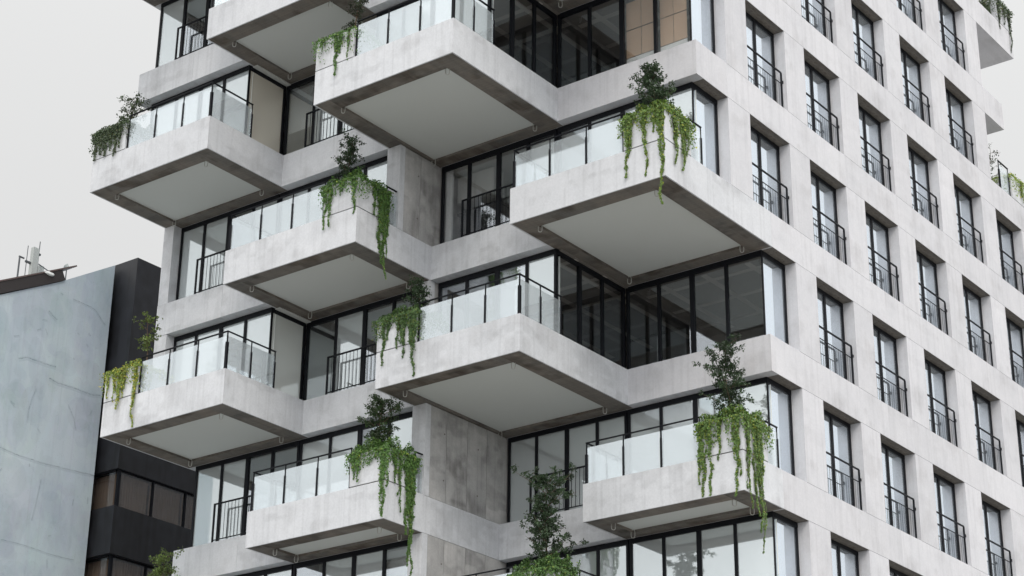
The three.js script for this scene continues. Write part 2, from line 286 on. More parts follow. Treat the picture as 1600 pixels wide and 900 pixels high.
function curtainGeo(w, h) {
  const key = w + ',' + h; if (foldGeo[key]) return foldGeo[key];
  const n = 48, p = [], idx = [];
  for (let i = 0; i <= n; i++) { const z = i / n * w, x = 0.035 * Math.sin(i / n * w * 62 + Math.sin(i) * 0.7); p.push(x, 0, -z, x, h, -z); if (i < n) { const a = i * 2; idx.push(a, a + 2, a + 1, a + 1, a + 2, a + 3); } }
  const g = new THREE.BufferGeometry(); g.setAttribute('position', new THREE.Float32BufferAttribute(p, 3)); g.setIndex(idx); g.computeVertexNormals(); return (foldGeo[key] = g);
}
const cr = rng(99);
function sideWindow(s, c) {
  const y0 = s * H + T, y1 = (s + 1) * H, za = -c * P, zb = za - 1.959, f = -0.30, w = holder('side_window', B);
  const b = (n, mat, p0, p1, q0, q1, x0, x1) => bar(n, w, mat, x0, x1, q0, q1, p0, p1);
  b('head_frame', M.black, zb, za, y1 - 0.10, y1 - 0.004, f - 0.09, f); b('sill_frame', M.black, zb, za, y0 + 0.003, y0 + 0.05, f - 0.09, f);
  const zm = (za + zb) / 2;
  bar('lintel_soffit', w, M.raw, f, -0.012, y1 - 0.006, y1 - 0.0015, zb + 0.002, za - 0.002);
  for (const [p, q] of [[zb + 0.002, zb + 0.075], [zm - 0.045, zm + 0.045], [za - 0.075, za - 0.002]]) b('mullion', M.black, p, q, y0 + 0.05, y1 - 0.10, f - 0.085, f - 0.005);
  const open = (c === 5 && (s === 1 || s === 2));
  b('pane', M.sideGlass, zb + 0.05, zm - 0.03, y0 + 0.04, y1 - 0.09, f - 0.05, f - 0.038);
  if (open) { const m = b('pane', M.sideGlass, zm + 0.03, za - 0.05, y0 + 0.04, y1 - 0.09, f - 0.05, f - 0.038); m.rotation.y = 0.25; m.position.x += 0.1; } else b('pane', M.sideGlass, zm + 0.03, za - 0.05, y0 + 0.04, y1 - 0.09, f - 0.05, f - 0.038);
  const r = cr(), mat = r < 0.42 ? M.curtainGrey : r < 0.6 ? M.curtainDark : M.curtainWhite, cw = r < 0.6 ? 0.8 + 0.3 * cr() : 0.75;
  const cu = part('curtain', curtainGeo(Math.round(cw * 10) / 10, 2.2), mat, w); cu.position.set(f - 0.22, y0 + 0.02, zb + Math.round(cw * 10) / 10 + 0.01);
  if (cr() < 0.8) { const sw = 1.93 - cw; b('blind', M.blind, za - sw, za - 0.02, y0 + 0.02, y1 - 0.3 + 0.18 * cr(), f - 0.31, f - 0.30); }
  // railing in the opening
  const rl = holder('window_railing', B), rb = (n, p0, p1, q0, q1, x0, x1) => bar(n, rl, M.black, x0, x1, q0, q1, p0, p1);
  rb('handrail', zb + 0.09, za - 0.005, y0 + 1.09, y0 + 1.125, -0.118, -0.082); rb('lower_rail', zb + 0.09, za - 0.005, y0 + 0.775, y0 + 0.795, -0.108, -0.092);
  rb('rail_post', zb + 0.07, zb + 0.11, y0 + 0.004, y0 + 1.10, -0.12, -0.08); rb('bracket', zb + 0.003, zb + 0.07, y0 + 0.83, y0 + 0.90, -0.125, -0.085);
  const g = []; for (let z = zb + 0.22; z < za - 0.03; z += 0.118) { const q = new THREE.BoxGeometry(0.0058, 0.775, 0.0058); q.translate(-0.1, y0 + 0.392, z); g.push(q); }
  const bal = part('balusters', merge(g), M.black, rl); bal.userData.kind = 'stuff';
}
for (let s = 0; s <= 6; s++) {
  const y0 = s * H + T + 0.009, y1 = (s + 1) * H - 0.009;
  const c0 = s >= 5 ? -1 : s >= 3 ? 0 : 1, c1 = s >= 5 ? 4 : s === 4 ? 5 : 6;
  for (let c = c0; c <= c1; c++) { sideWindow(s, c); part('pier', box(-0.5, 0, y0, y1, -c * P, -c * P + 1.03), M.side[(c + s + 7) % 3], B); part('pier_core', box(-0.48, -0.03, y0 - 0.008, y1 + 0.008, -c * P + 0.03, -c * P + 1.0), M.raw, B); }
  part('pier', box(-1.2, 0, y0, y1, SBACK[s], -c1 * P - 1.959), M.side[s % 3], B);
}
// juliet railings of upright bars where the front glazing has no balcony
const balGeo = new THREE.BoxGeometry(0.010, 1, 0.010);
function juliet(s, c, xa, xb) {
  const y = s * H + T, z = PL[s][c] - 0.06, r = holder('bar_railing', B);
  bar('handrail', r, M.black, xa, xb, y + 1.04, y + 1.075, z - 0.02, z + 0.02); bar('bottom_rail', r, M.black, xa, xb, y + 0.06, y + 0.085, z - 0.01, z + 0.01);
  bar('rail_post', r, M.black, xa, xa + 0.045, y + 0.002, y + 1.04, z - 0.02, z + 0.02); bar('rail_post', r, M.black, xb - 0.045, xb, y + 0.002, y + 1.04, z - 0.02, z + 0.02);
  for (let x = xa + 0.16; x < xb - 0.08; x += 0.125) { const m = part('baluster', balGeo, M.black, r); m.scale.y = 0.955; m.position.set(x, y + 0.5625, z); }
}
for (const s of [1, 3, 5]) { juliet(s, 0, -15.25, -12.5); juliet(s, 2, -7.1, -4.42); }
for (const s of [2, 4]) juliet(s, 1, -11.45, -8.46);

// balcony railings: glass sheets clamped between black posts under a flat handrail
function railing(y, pts) { // pts: corner points [x, z] of the run
  const r = holder('balcony_railing', B);
  for (let i = 0; i + 1 < pts.length; i++) {
    const [ax, az] = pts[i], [bx, bz] = pts[i + 1], len = Math.hypot(bx - ax, bz - az), n = Math.max(1, Math.round(len / 1.0)), alongX = Math.abs(bx - ax) > Math.abs(bz - az);
    const lo = Math.min(alongX ? ax : az, alongX ? bx : bz), hi = Math.max(alongX ? ax : az, alongX ? bx : bz), fix = alongX ? az : ax;
    const b = (nm, mat, p0, p1, q0, q1, d) => alongX ? bar(nm, r, mat, p0, p1, q0, q1, fix - d, fix + d) : bar(nm, r, mat, fix - d, fix + d, q0, q1, p0, p1);
    b('handrail', M.black, lo - 0.02, hi + 0.02, y + 1.02, y + 1.045, alongX ? 0.022 : 0.0215);
    for (let j = 0; j <= n; j++) {
      if (j === 0 && i > 0) continue;
      const t = alongX ? ax + (bx - ax) * j / n : az + (bz - az) * j / n, cor = j === n && i + 2 < pts.length;
      const e = cor ? 0.032 : 0.022;
      b('post', M.black, t - e, t + e, y + 0.002, y + 0.74, cor ? 0.032 : 0.026); b('post_top', M.black, t - e * 0.5, t + e * 0.5, y + 0.74, y + 1.02, 0.012);
    }
    for (let j = 0; j < n; j++) b('glass_panel', M.railGlass, lo + (hi - lo) * j / n + 0.026, lo + (hi - lo) * (j + 1) / n - 0.026, y + 0.012, y + 0.91, 0.006);
  }
}
// planters and railings on every balcony
const planters = {};
function planter(id, x0, x1, z0, z1, y) {
  const p = holder('planter', B), h = 0.82, w = 0.09;
  part('planter_foot', box(x0 + 0.04, x1 - 0.04, y, y + 0.028, z0 + 0.04, z1 - 0.04), M.raw, p);
  const ou = rnd() * 8, ov = rnd() * 8, b = (...a) => box(...a, ou, ov), ya = y + 0.028, yb = y + h;
  part('planter_box', merge([b(x0, x1, ya, yb, z1 - w, z1), b(x0, x1, ya, yb, z0, z0 + w), b(x0, x0 + w, ya, yb, z0 + w, z1 - w), b(x1 - w, x1, ya, yb, z0 + w, z1 - w)]), M.front[(tick++) % 3], p);
  part('soil', box(x0 + w, x1 - w, yb - 0.2, yb - 0.06, z0 + w, z1 - w), M.soil, p);
  planters[id] = { x0, x1, z0, z1, y: yb };
}
for (let k = 0; k <= 5; k++) for (let c = 0; c < 4; c++) {
  if (!isBal(k, c)) continue;
  const xs = xsOf(k), y = k * H + T, x0 = xs[c], x1 = k === 0 && c === 2 ? -4.0 : xs[c + 1], zf = ZF[k][c], zp = PL[k][c] - REC + 0.02, in_ = 0.07, id = k + ',' + c;
  if (k % 2 === 0 && !(k === 0 && c === 2)) { // planter at the left front corner
    const pw = 1.24, pd = 1.1; planter(id, x0, x0 + pw, zf - pd, zf, y);
    railing(y, [[x0 + pw + 0.04, zf - in_], [x1 - in_, zf - in_], [x1 - in_, zp + 0.03]]);
    railing(y, [[x0 + in_, zf - pd - 0.04], [x0 + in_, zp + 0.3]]);
  } else { // planter at the right front corner
    const pw = 1.12, pd = 1.12; planter(id, x1 - pw, x1, zf - pd, zf, y);
    railing(y, [[x0 + in_, zp + 0.03], [x0 + in_, zf - in_], [x1 - pw - 0.04, zf - in_]]);
    railing(y, [[x1 - in_, zf - pd - 0.04], [x1 - in_, zp + 0.05]]);
  }
}
planter('7,b', -1.2, 0, -17.77, -16.65, 7 * H + T);
planter('5,b', -1.2, 0, -17.75, -16.45, 5 * H + T);
railing(5 * H + T, [[-0.07, -15.7], [-0.07, -16.4]]);

// furnishings seen through the clear panes
part('curtain', box(-7.94, -7.74, 3 * H + T + 0.02, 4 * H - 0.1, 2.45 - REC - 0.22, 2.45 - REC - 0.16), M.curtainWhite, B);
{
  const y = 3 * H + T;
  const i = thing('kitchen_island', 'black kitchen island behind the clear glass of the middle apartment', 'counter'); part('counter', box(-7.6, -6.2, y + 0.93, y + 1.0, 1.3, 1.95), M.curtainDark, i); part('cabinet', box(-7.57, -6.24, y + 0.01, y + 0.93, 1.34, 1.91), M.curtainDark, i);
  const d = thing('wooden_door', 'brown wooden door on the white inner wall of the middle apartment', 'door'); part('door_leaf', box(-6.1, -5.2, y + 0.02, y + 2.15, -1.597, -1.55), M.wood, d); part('door_handle', box(-5.32, -5.28, y + 1.0, y + 1.14, -1.55, -1.51), M.steel, d);
  const u = thing('wall_cupboard', 'white wall cupboard hanging inside the middle apartment', 'cupboard'); part('cupboard_box', box(-7.9, -6.7, y + 1.5, y + 2.25, 1.2, 1.6), M.plaster, u); part('cupboard_door', box(-7.88, -7.32, y + 1.51, y + 2.24, 1.602, 1.62), M.plaster, u); part('cupboard_door', box(-7.29, -6.72, y + 1.51, y + 2.24, 1.602, 1.62), M.plaster, u);
  const q = thing('cardboard_covering', 'tan cardboard sheets taped behind two panes of the dark upper corner apartment', 'cardboard'), y4 = 4 * H + T, z = 2.45 - REC - 0.16;
  for (const [xa, xb] of [[-2.27, -1.38], [-1.27, -0.5]]) {
    const xm = (xa + xb) / 2; part('backing_board', box(xa, xb, y4 + 0.05, y4 + 0.42, z - 0.01, z), M.blind, q, 'white board below the cardboard');
    for (const [p0, p1] of [[xa, xm - 0.008], [xm + 0.008, xb]]) { part('cardboard_sheet', box(p0, p1, y4 + 0.44, y4 + 1.2 + 0.02 * rnd(), z - 0.008, z), M.cardboard, q); part('cardboard_sheet', box(p0, p1, y4 + 1.235, y4 + 2.02, z - 0.008, z + 0.002), M.cardboard, q); }
  }
}

// ---------------------------------------------------------------- plants
class Leaves {
  constructor() { this.p = []; this.n = []; this.c = []; }
  add(x, y, z, size, dir, nor, col, wide = 0.62) {
    const d = dir.clone().normalize(), s = new THREE.Vector3().crossVectors(d, nor).normalize(), nn = new THREE.Vector3().crossVectors(s, d).normalize();
    const b = [x, y, z], l = [], r = [], t = [];
    for (const a of [0, 1, 2]) { const k = ['x', 'y', 'z'][a]; l[a] = b[a] + d[k] * size * 0.45 + s[k] * size * wide * 0.5 + nn[k] * size * 0.12; r[a] = b[a] + d[k] * size * 0.45 - s[k] * size * wide * 0.5 + nn[k] * size * 0.12; t[a] = b[a] + d[k] * size - nn[k] * size * 0.1; }
    const n1 = nn.clone().addScaledVector(s, -0.25).normalize(), n2 = nn.clone().addScaledVector(s, 0.25).normalize();
    this.p.push(...b, ...l, ...t, ...b, ...t, ...r);
    for (let i = 0; i < 3; i++) this.n.push(n1.x, n1.y, n1.z); for (let i = 0; i < 3; i++) this.n.push(n2.x, n2.y, n2.z);
    for (let i = 0; i < 6; i++) this.c.push(...col);
  }
  geo() { const g = new THREE.BufferGeometry(); g.setAttribute('position', new THREE.Float32BufferAttribute(this.p, 3)); g.setAttribute('normal', new THREE.Float32BufferAttribute(this.n, 3)); g.setAttribute('color', new THREE.Float32BufferAttribute(this.c, 3)); return g; }
}
const leafMat = new THREE.MeshPhysicalMaterial({ vertexColors: true, roughness: 0.75, transmission: 0.3, side: THREE.DoubleSide });
const barkMat = std({ color: new THREE.Color().setRGB(0.11, 0.075, 0.05), roughness: 0.95 });
const V3 = (x, y, z) => new THREE.Vector3(x, y, z);
function limb(a, b, ra, rb, r) { const m = a.clone().lerp(b, 0.5).add(V3((r() - 0.5), (r() - 0.3) * 0.5, (r() - 0.5)).multiplyScalar(a.distanceTo(b) * 0.16)); const g = new THREE.TubeGeometry(new THREE.QuadraticBezierCurve3(a, m, b), 4, 1, 5, false); const p = g.attributes.position, c = new THREE.QuadraticBezierCurve3(a, m, b); for (let i = 0; i <= 4; i++) { const q = c.getPoint(i / 4), rad = ra + (rb - ra) * i / 4; for (let j = 0; j <= 5; j++) { const k = i * 6 + j; p.setXYZ(k, q.x + (p.getX(k) - q.x) * rad, q.y + (p.getY(k) - q.y) * rad, q.z + (p.getZ(k) - q.z) * rad); } } return g; }
function tree(name, label, group, base, h, o) {
  const r = rng(o.seed), t = thing(name, label, 'tree', group), wood = [], L = new Leaves(), lean = V3((o.lean ?? 0), 0, 0);
  const at = (f) => base.clone().add(V3(Math.sin(f * 5 + o.seed) * 0.04 * h + lean.x * f, f * h * 0.97, Math.cos(f * 4 + o.seed) * 0.03 * h));
  const S = 8; for (let i = 0; i < S; i++) wood.push(limb(at(i / S), at((i + 1) / S), o.r * (1 - i / S * 0.8), o.r * (1 - (i + 1) / S * 0.8), () => 0.45));
  for (let i = 0; i < o.branches; i++) {
    const f = o.from + (1 - o.from) * (i + r() * 0.8) / o.branches, a = at(Math.min(1, f)), az = i * 2.4 + r() * 1.2, len = o.w * o.prof((f - o.from) / (1 - o.from)) * (0.5 + 0.85 * r());
    const b = a.clone().add(V3(Math.cos(az) * len, len * (o.up ?? 0.55) * (0.4 + r()), Math.sin(az) * len)); wood.push(limb(a, b, o.r * 0.35, o.r * 0.1, r));
    const twigs = o.twigs ?? 5;
    for (let j = 0; j < twigs; j++) {
      const q = a.clone().lerp(b, 0.12 + 0.88 * (j + r()) / twigs), e = q.clone().add(V3(r() - 0.5, (r() - 0.3) * 0.6, r() - 0.5).multiplyScalar(0.30 * o.tw)); wood.push(limb(q, e, o.r * 0.12, o.r * 0.05, r));
      const shade = 0.55 + 0.75 * r();
      for (let m = 0; m < o.leaves; m++) {
        const p = q.clone().lerp(e, 0.2 + 0.9 * r()).add(V3(r() - 0.5, (r() - 0.5) * 0.7, r() - 0.5).multiplyScalar(0.12 * o.tw)), d = V3(r() - 0.5, r() - 0.45, r() - 0.5), v = shade * (0.75 + 0.5 * r());
        L.add(p.x, p.y, p.z, o.size * (0.65 + 0.6 * r()), d, V3(r() - 0.5, 0.4 + r(), r() - 0.5), [o.col[0] * v, o.col[1] * v, o.col[2] * v]);
      }
    }
  }
  for (const g of wood) { g.deleteAttribute('uv'); }
  part('trunk', merge(wood), barkMat, t); part('crown', L.geo(), leafMat, t);
}
// trailing plants: a mat over the planter and strands down its faces; strand = [face 'f' | 's', place along it in metres, length, thickness]
function trailing(id, label, o) {
  const r = rng(o.seed), pl = planters[id], t = thing('trailing_plant', label, 'plant', 'trailing plants in the planters'), L = new Leaves(), stems = [];
  const lush = o.lush ?? 1, nz = makeNoise(o.seed);
  const col = (y) => { const v = 0.7 + 1.0 * r(), k = r() < 0.6 * (o.gold ?? 0.12) ? 1 : 0; return k ? [o.col[0] * 2.4 * v, o.col[1] * 1.5 * v, o.col[2] * v] : [o.col[0] * v, o.col[1] * v, o.col[2] * v]; };
  const N = Math.round(5600 * lush);
  for (let i = 0; i < N; i++) { // mat on top, heaped and spilling over the rim
    const u = r() * 1.2 - 0.1, w = r() * 1.2 - 0.1, x = pl.x0 + u * (pl.x1 - pl.x0), z = pl.z0 + w * (pl.z1 - pl.z0);
    const edge = Math.min(u, 1 - u, w, 1 - w), hump = 0.06 + 0.24 * nz(u * 5 + 9, w * 5 + 9, 64, 64) * (o.heap ?? 1), spill = edge < 0 ? -0.02 - Math.pow(r(), 1.6) * 0.42 * nz(u * 7 + 3, w * 7 + 5, 64, 64) * (o.spill ?? 1) * 2 : 0;
    L.add(x, pl.y + (edge < 0 ? 0.05 : -0.02 + hump * (0.3 + 0.7 * r())) + spill, z, 0.034 + 0.03 * r(), V3(r() - 0.5, edge < 0.02 ? -0.6 : 0.2, r() - 0.5), V3(r() - 0.5, 1, r() - 0.5 + 0.3), col(), 0.85);
  }
  const strands = []; for (const [face, at, len, th] of o.strands) { strands.push([face, at, len, th * 0.75]); for (let q = 0; q < 3; q++) strands.push([face, at + (r() - 0.5) * 0.14 * th, len * (0.25 + 0.6 * r()), th * (0.3 + 0.3 * r())]); }
  for (const [face, at, len, th] of strands) {
    const f = face === 'f', x0 = f ? at : face === 's' ? pl.x1 : pl.x0, z0 = f ? pl.z1 : at; let drift = 0; const pts = [];
    const n = Math.round(len * 420 * th);
    const wob = r() * 6;
    const out = (s) => 0.035 + 0.03 * Math.sin(s * 5 + wob);
    const side = (s) => 0.03 * Math.sin(s * 4 + wob) + 0.02 * Math.sin(s * 11 + wob * 2);
    for (let i = 0; i < n; i++) {
      const s0 = Math.pow(r(), 0.9) * len, s = s0 + 0.05 * Math.sin(s0 * 23 + wob) , taper = (1 - 0.75 * s / len), wd = 0.058 * th * taper * (0.6 + 0.6 * Math.abs(Math.sin(s0 * 9 + wob))) * (r() + r() + r() - 1.5), y = pl.y + 0.03 - s;
      const o1 = out(s) + Math.abs(r() - 0.3) * 0.05 * taper, sd = side(s) + wd * 1.4;
      const x = f ? x0 + sd : x0 + (face === 's' ? o1 : -o1), z = f ? z0 + o1 : z0 + sd;
      const nor = f ? V3(r() - 0.5, 0.5, 1) : V3(face === 's' ? 1 : -1, 0.5, r() - 0.5);
      L.add(x, y, z, (0.03 + 0.028 * r()) * (0.7 + 0.4 * taper), V3((r() - 0.5) * 1.2, -0.8, (r() - 0.5) * 1.2), nor, col(), 0.85);
    }
    for (let i = 0; i <= 10; i++) { const s = len * i / 10; pts.push(f ? V3(x0 + side(s), pl.y + 0.03 - s, z0 + out(s)) : V3(x0 + (face === 's' ? out(s) : -out(s)), pl.y + 0.03 - s, z0 + side(s))); }
    stems.push(new THREE.TubeGeometry(new THREE.CatmullRomCurve3(pts), 16, 0.004, 4, false));
  }
  part('leaves', L.geo(), leafMat, t); if (stems.length) part('stems', merge(stems), barkMat, t);
}
const IVY = [0.075, 0.165, 0.028], LIME = [0.18, 0.25, 0.036], DARK = [0.042, 0.084, 0.032], MID = [0.055, 0.092, 0.032], DULL = [0.045, 0.075, 0.028];
const T1 = 'trailing greenery in the planter of the ';
trailing('4,0', 'dense dark trailing plant draped over the planter of the highest left balcony', { seed: 1, col: DULL, lush: 1.5, heap: 1.6, strands: [['f', -16.5, 0.9, 2.2], ['f', -16.3, 0.75, 2.4], ['f', -16.1, 0.85, 2.4], ['f', -15.9, 0.7, 2.2], ['f', -15.72, 0.95, 1.6], ['f', -15.55, 0.8, 1.4], ['l', 6.3, 0.9, 2], ['l', 5.9, 0.8, 2]] });
trailing('2,0', 'bright yellow green trailing plant in the planter of the lower left balcony', { seed: 2, col: LIME, lush: 0.8, heap: 0.7, gold: 0.3, strands: [['f', -16.45, 0.8, 0.6], ['f', -16.2, 0.9, 0.8], ['f', -16.02, 1.15, 1.6], ['f', -15.85, 0.8, 0.7], ['f', -15.42, 1.75, 1.3], ['s', 5.0, 0.7, 1.2]] });
trailing('0,0', 'sprig of green in the planter at the lower left edge of the photo', { seed: 3, col: LIME, lush: 0.6, strands: [['f', -16.2, 0.5, 0.8]] });
trailing('3,1', 'lush green trailing plant with a thick curtain on its right flank, middle left balcony', { seed: 4, col: IVY, lush: 1.2, heap: 1.3, strands: [['f', -9.05, 1.15, 1.1], ['f', -8.88, 1.2, 1.1], ['f', -8.1, 1.0, 1.2], ['f', -8.55, 0.35, 1], ['s', 4.75, 0.9, 1.2], ['s', 4.5, 1.7, 2.6], ['s', 4.38, 2.0, 2.4], ['s', 4.3, 2.4, 1.2]] });
trailing('1,1', 'green trailing plant with very long strands hanging below the lower middle balcony', { seed: 5, col: IVY, lush: 1.5, heap: 1.6, strands: [['f', -9.0, 0.6, 1.3], ['f', -8.85, 0.75, 0.9], ['f', -8.05, 1.75, 1.8], ['s', 3.6, 0.8, 1.4], ['s', 3.4, 1.5, 0.7], ['s', 3.12, 2.0, 2.2], ['s', 3.0, 2.6, 2.0], ['s', 2.95, 3.6, 1.0]] });
trailing('4,2', 'thin green trailing plant on the big upper balcony with a single central strand', { seed: 6, col: IVY, lush: 0.7, heap: 0.6, strands: [['f', -8.2, 0.3, 1], ['f', -7.72, 1.25, 1.3], ['f', -7.6, 0.6, 0.9], ['f', -7.35, 0.9, 0.4]] });
trailing('2,2', 'deep green trailing plant on the left planter of the big central balcony', { seed: 7, col: [0.06, 0.125, 0.028], lush: 1.5, heap: 1.3, strands: [['f', -8.2, 1.2, 1.2], ['f', -8.05, 0.6, 1], ['f', -7.75, 0.85, 0.9], ['f', -7.58, 1.15, 1.2], ['f', -7.32, 0.9, 1.8], ['f', -7.24, 1.65, 1.5]] });
trailing('3,3', 'bright green trailing plant forming a ring over the planter at the right corner balcony', { seed: 8, col: [0.11, 0.19, 0.03], lush: 1.7, heap: 1.3, gold: 0.22, strands: [['f', -1.02, 1.6, 1.3], ['f', -0.9, 0.7, 0.9], ['f', -0.5, 1.6, 1.0], ['f', -0.08, 2.5, 1.3], ['f', -0.25, 0.6, 0.8], ['s', 3.5, 1.3, 1.6], ['s', 3.2, 1.35, 1.8], ['s', 3.0, 0.9, 1.6]] });
trailing('1,3', 'green trailing plant with many long strands at the lower right corner balcony', { seed: 9, col: [0.095, 0.175, 0.03], lush: 1.7, heap: 1.4, gold: 0.2, strands: [['f', -1.05, 1.75, 1.4], ['f', -0.85, 1.75, 1.1], ['f', -0.6, 1.0, 0.7], ['f', -0.15, 1.95, 1.2], ['s', 0.75, 2.1, 1.0], ['s', 0.45, 2.3, 1.5], ['s', 0.3, 2.6, 1.6], ['s', 0.2, 3.1, 0.8]] });
trailing('0,2', 'green mound of trailing plant at the bottom edge below the tallest planter tree', { seed: 10, col: [0.065, 0.14, 0.028], lush: 1.8, heap: 1.9, strands: [['f', -4.9, 0.7, 1.4], ['f', -4.3, 0.9, 1.4], ['s', 2.3, 0.7, 1.3]] });
trailing('7,b', 'trailing plant on the far upper right balcony at the back of the building', { seed: 11, col: DULL, lush: 1.0, strands: [['s', -16.8, 1.1, 1.2], ['s', -17.6, 1.6, 1.4], ['s', -17.2, 0.8, 0.8], ['f', -0.3, 0.8, 1.8], ['f', -0.7, 0.8, 1.8]] });
trailing('5,b', 'trailing plant in the planter at the right edge beside the thin bare tree', { seed: 12, col: LIME, lush: 0.8, heap: 0.6, strands: [['s', -17.2, 0.7, 1.2]] });
const mid = (id, dx = 0, dz = 0) => { const p = planters[id]; return V3((p.x0 + p.x1) / 2 + dx, p.y - 0.06, (p.z0 + p.z1) / 2 + dz); };
const TG = 'small trees in the planters', cone = (f) => 1 - 0.75 * f, egg = (f) => 0.45 + 0.75 * Math.sin(Math.PI * (0.12 + 0.8 * f)), tiers = (f) => (0.9 - 0.5 * f) * (0.55 + 0.5 * Math.abs(Math.sin(f * 8.5)));
const D0 = { r: 0.022, branches: 16, twigs: 5, leaves: 22, size: 0.062, tw: 1, prof: egg };
tree('planter_tree', 'sparse thin tree in the planter of the highest left balcony', TG, mid('4,0', 0.12), 1.25, { ...D0, seed: 31, w: 0.34, from: 0.25, branches: 15, leaves: 12, col: MID });
tree('planter_tree', 'sapling with bare stem and bright leaves on the lower left balcony', TG, mid('2,0', 0.22), 1.65, { ...D0, seed: 32, w: 0.38, from: 0.38, branches: 9, leaves: 12, twigs: 4, size: 0.08, prof: (f) => 0.55 + 0.5 * Math.abs(Math.sin(f * 5 + 1)), col: [0.15, 0.21, 0.045], up: 0.8 });
tree('planter_tree', 'light green tree top at the lower left edge of the photo', TG, mid('0,0', 0.1), 2.1, { ...D0, seed: 33, w: 0.42, from: 0.4, leaves: 26, col: [0.15, 0.22, 0.05] });
tree('planter_tree', 'dark layered tree on the middle left balcony in front of the concrete band', TG, mid('3,1', -0.25), 1.5, { ...D0, seed: 34, w: 0.6, from: 0.06, branches: 26, prof: tiers, col: DARK });
tree('planter_tree', 'round bushy tree on the lower middle balcony by the concrete party wall', TG, mid('1,1', -0.15), 1.55, { ...D0, seed: 35, w: 0.42, from: 0.12, branches: 26, leaves: 30, prof: (f) => 0.75 + 0.4 * Math.sin(Math.PI * f), col: [0.045, 0.09, 0.025] });
tree('planter_tree', 'tall dark tree cut by the top edge on the big upper balcony', TG, mid('4,2', 0.3, 0.1), 2.0, { ...D0, seed: 36, w: 0.36, from: 0.05, branches: 20, leaves: 16, prof: (f) => 0.7, col: [0.04, 0.055, 0.025] });
tree('planter_tree', 'narrow dark shrub on the left end of the big central balcony', TG, mid('2,2', 0.2), 1.15, { ...D0, seed: 37, w: 0.28, from: 0.1, branches: 18, leaves: 24, prof: (f) => 0.85 - 0.3 * f, col: DARK });
tree('planter_tree', 'pointed dark tree above the ring of ivy on the right corner balcony', TG, mid('3,3', -0.1), 1.6, { ...D0, seed: 38, w: 0.66, from: 0.08, branches: 34, leaves: 28, prof: cone, col: DARK });
tree('planter_tree', 'layered dark tree on the lower right corner balcony', TG, mid('1,3', -0.1), 2.15, { ...D0, seed: 39, w: 0.85, from: 0.06, branches: 32, prof: tiers, leaves: 30, col: DARK });
tree('planter_tree', 'tallest planter tree, with reddish stem, at the bottom centre', TG, mid('0,2', 0), 2.35, { ...D0, seed: 40, w: 0.72, from: 0.08, branches: 38, r: 0.028, size: 0.07, leaves: 36, prof: (f) => 0.75 + 0.3 * Math.sin(f * 9), col: DARK });
tree('planter_tree', 'thin nearly bare tree on the far right balcony against the sky', TG, mid('5,b', -0.3), 1.6, { ...D0, seed: 41, w: 0.36, from: 0.1, branches: 12, leaves: 6, col: DULL });

// ---------------------------------------------------------------- neighbouring buildings
{
  const xk = -22, dk = std({ color: new THREE.Color().setRGB(0.022, 0.023, 0.028), roughness: 0.5, bumpMap: bmp, bumpScale: 0.004 });
  const n = makeNoise(301), dmap = texture(512, (u, v) => { const a = 0.7 + 0.5 * n(u * 6, v * 5, 6, 5) + 0.35 * (n(u * 40, v * 30, 40, 30) - 0.5) - 0.2 * smooth(0.6, 0.8, n(u * 60, v * 4, 60, 4)); return [33 * a, 34 * a, 39 * a]; }, true);
  dk.map = dmap; dk.color.setRGB(1, 1, 1);
  const nb = thing('black_building', 'black rendered building with brown curtained window bands behind the left balconies', 'building');
  part('upper_wall', box(-34, xk, 8.24, 15.13, -14, 0), dk, nb); part('middle_wall', box(-34, xk + 0.06, 5.61, 7.07, -14, 0.06), dk, nb); part('lower_wall', box(-34, xk + 0.06, GROUND, 4.35, -14, 0.06), dk, nb);
  part('roof_box', box(-30, -25, 15.14, 16.4, -11, -6), dk, nb);
  const cur = std({ color: new THREE.Color().setRGB(0.105, 0.075, 0.055), roughness: 0.9 });
  const pane = new THREE.MeshPhysicalMaterial({ color: 0xffffff, metalness: 1, roughness: 0.02, transmission: 0.6, transparent: true, opacity: 0.09 });
  for (const [y0, y1] of [[7.07, 8.24], [4.35, 5.61]]) {
    part('window_core', box(-33, xk - 0.55, y0, y1, -13, -0.55), dk, nb);
    const side = holder('window_band', nb), front = holder('window_band', nb);
    for (let i = 0; i < 7; i++) { const a = -0.2 - i * 1.35; bar('pane', side, pane, xk - 0.10, xk - 0.09, y0 + 0.05, y1 - 0.05, a - 1.3, a); bar('mullion', side, M.black, xk - 0.14, xk - 0.05, y0 + 0.04, y1 - 0.04, a - 1.35, a - 1.3); const c = part('curtain', curtainGeo(1.3, y1 - y0 - 0.1), cur, side); c.position.set(xk - 0.26, y0 + 0.05, a); }
    bar('corner_post', side, M.black, xk - 0.14, xk - 0.05, y0 + 0.04, y1 - 0.04, -0.2, -0.1);
    bar('head_frame', side, M.black, xk - 0.14, xk - 0.05, y1 - 0.04, y1 - 0.002, -9.7, -0.1); bar('sill_frame', side, M.black, xk - 0.14, xk - 0.05, y0 + 0.002, y0 + 0.04, -9.7, -0.1);
    for (let i = 0; i < 2; i++) { const a = xk - 0.2 - i * 1.35; bar('pane', front, pane, a - 1.3, a, y0 + 0.05, y1 - 0.05, -0.1, -0.09); const c = part('curtain', curtainGeo(1.3, y1 - y0 - 0.1), cur, front); c.rotation.y = Math.PI / 2; c.position.set(a, y0 + 0.05, -0.26); }
    bar('head_frame', front, M.black, xk - 2.9, xk - 0.14, y1 - 0.04, y1 - 0.002, -0.14, -0.05); bar('sill_frame', front, M.black, xk - 2.9, xk - 0.14, y0 + 0.002, y0 + 0.04, -0.14, -0.05);
  }
}
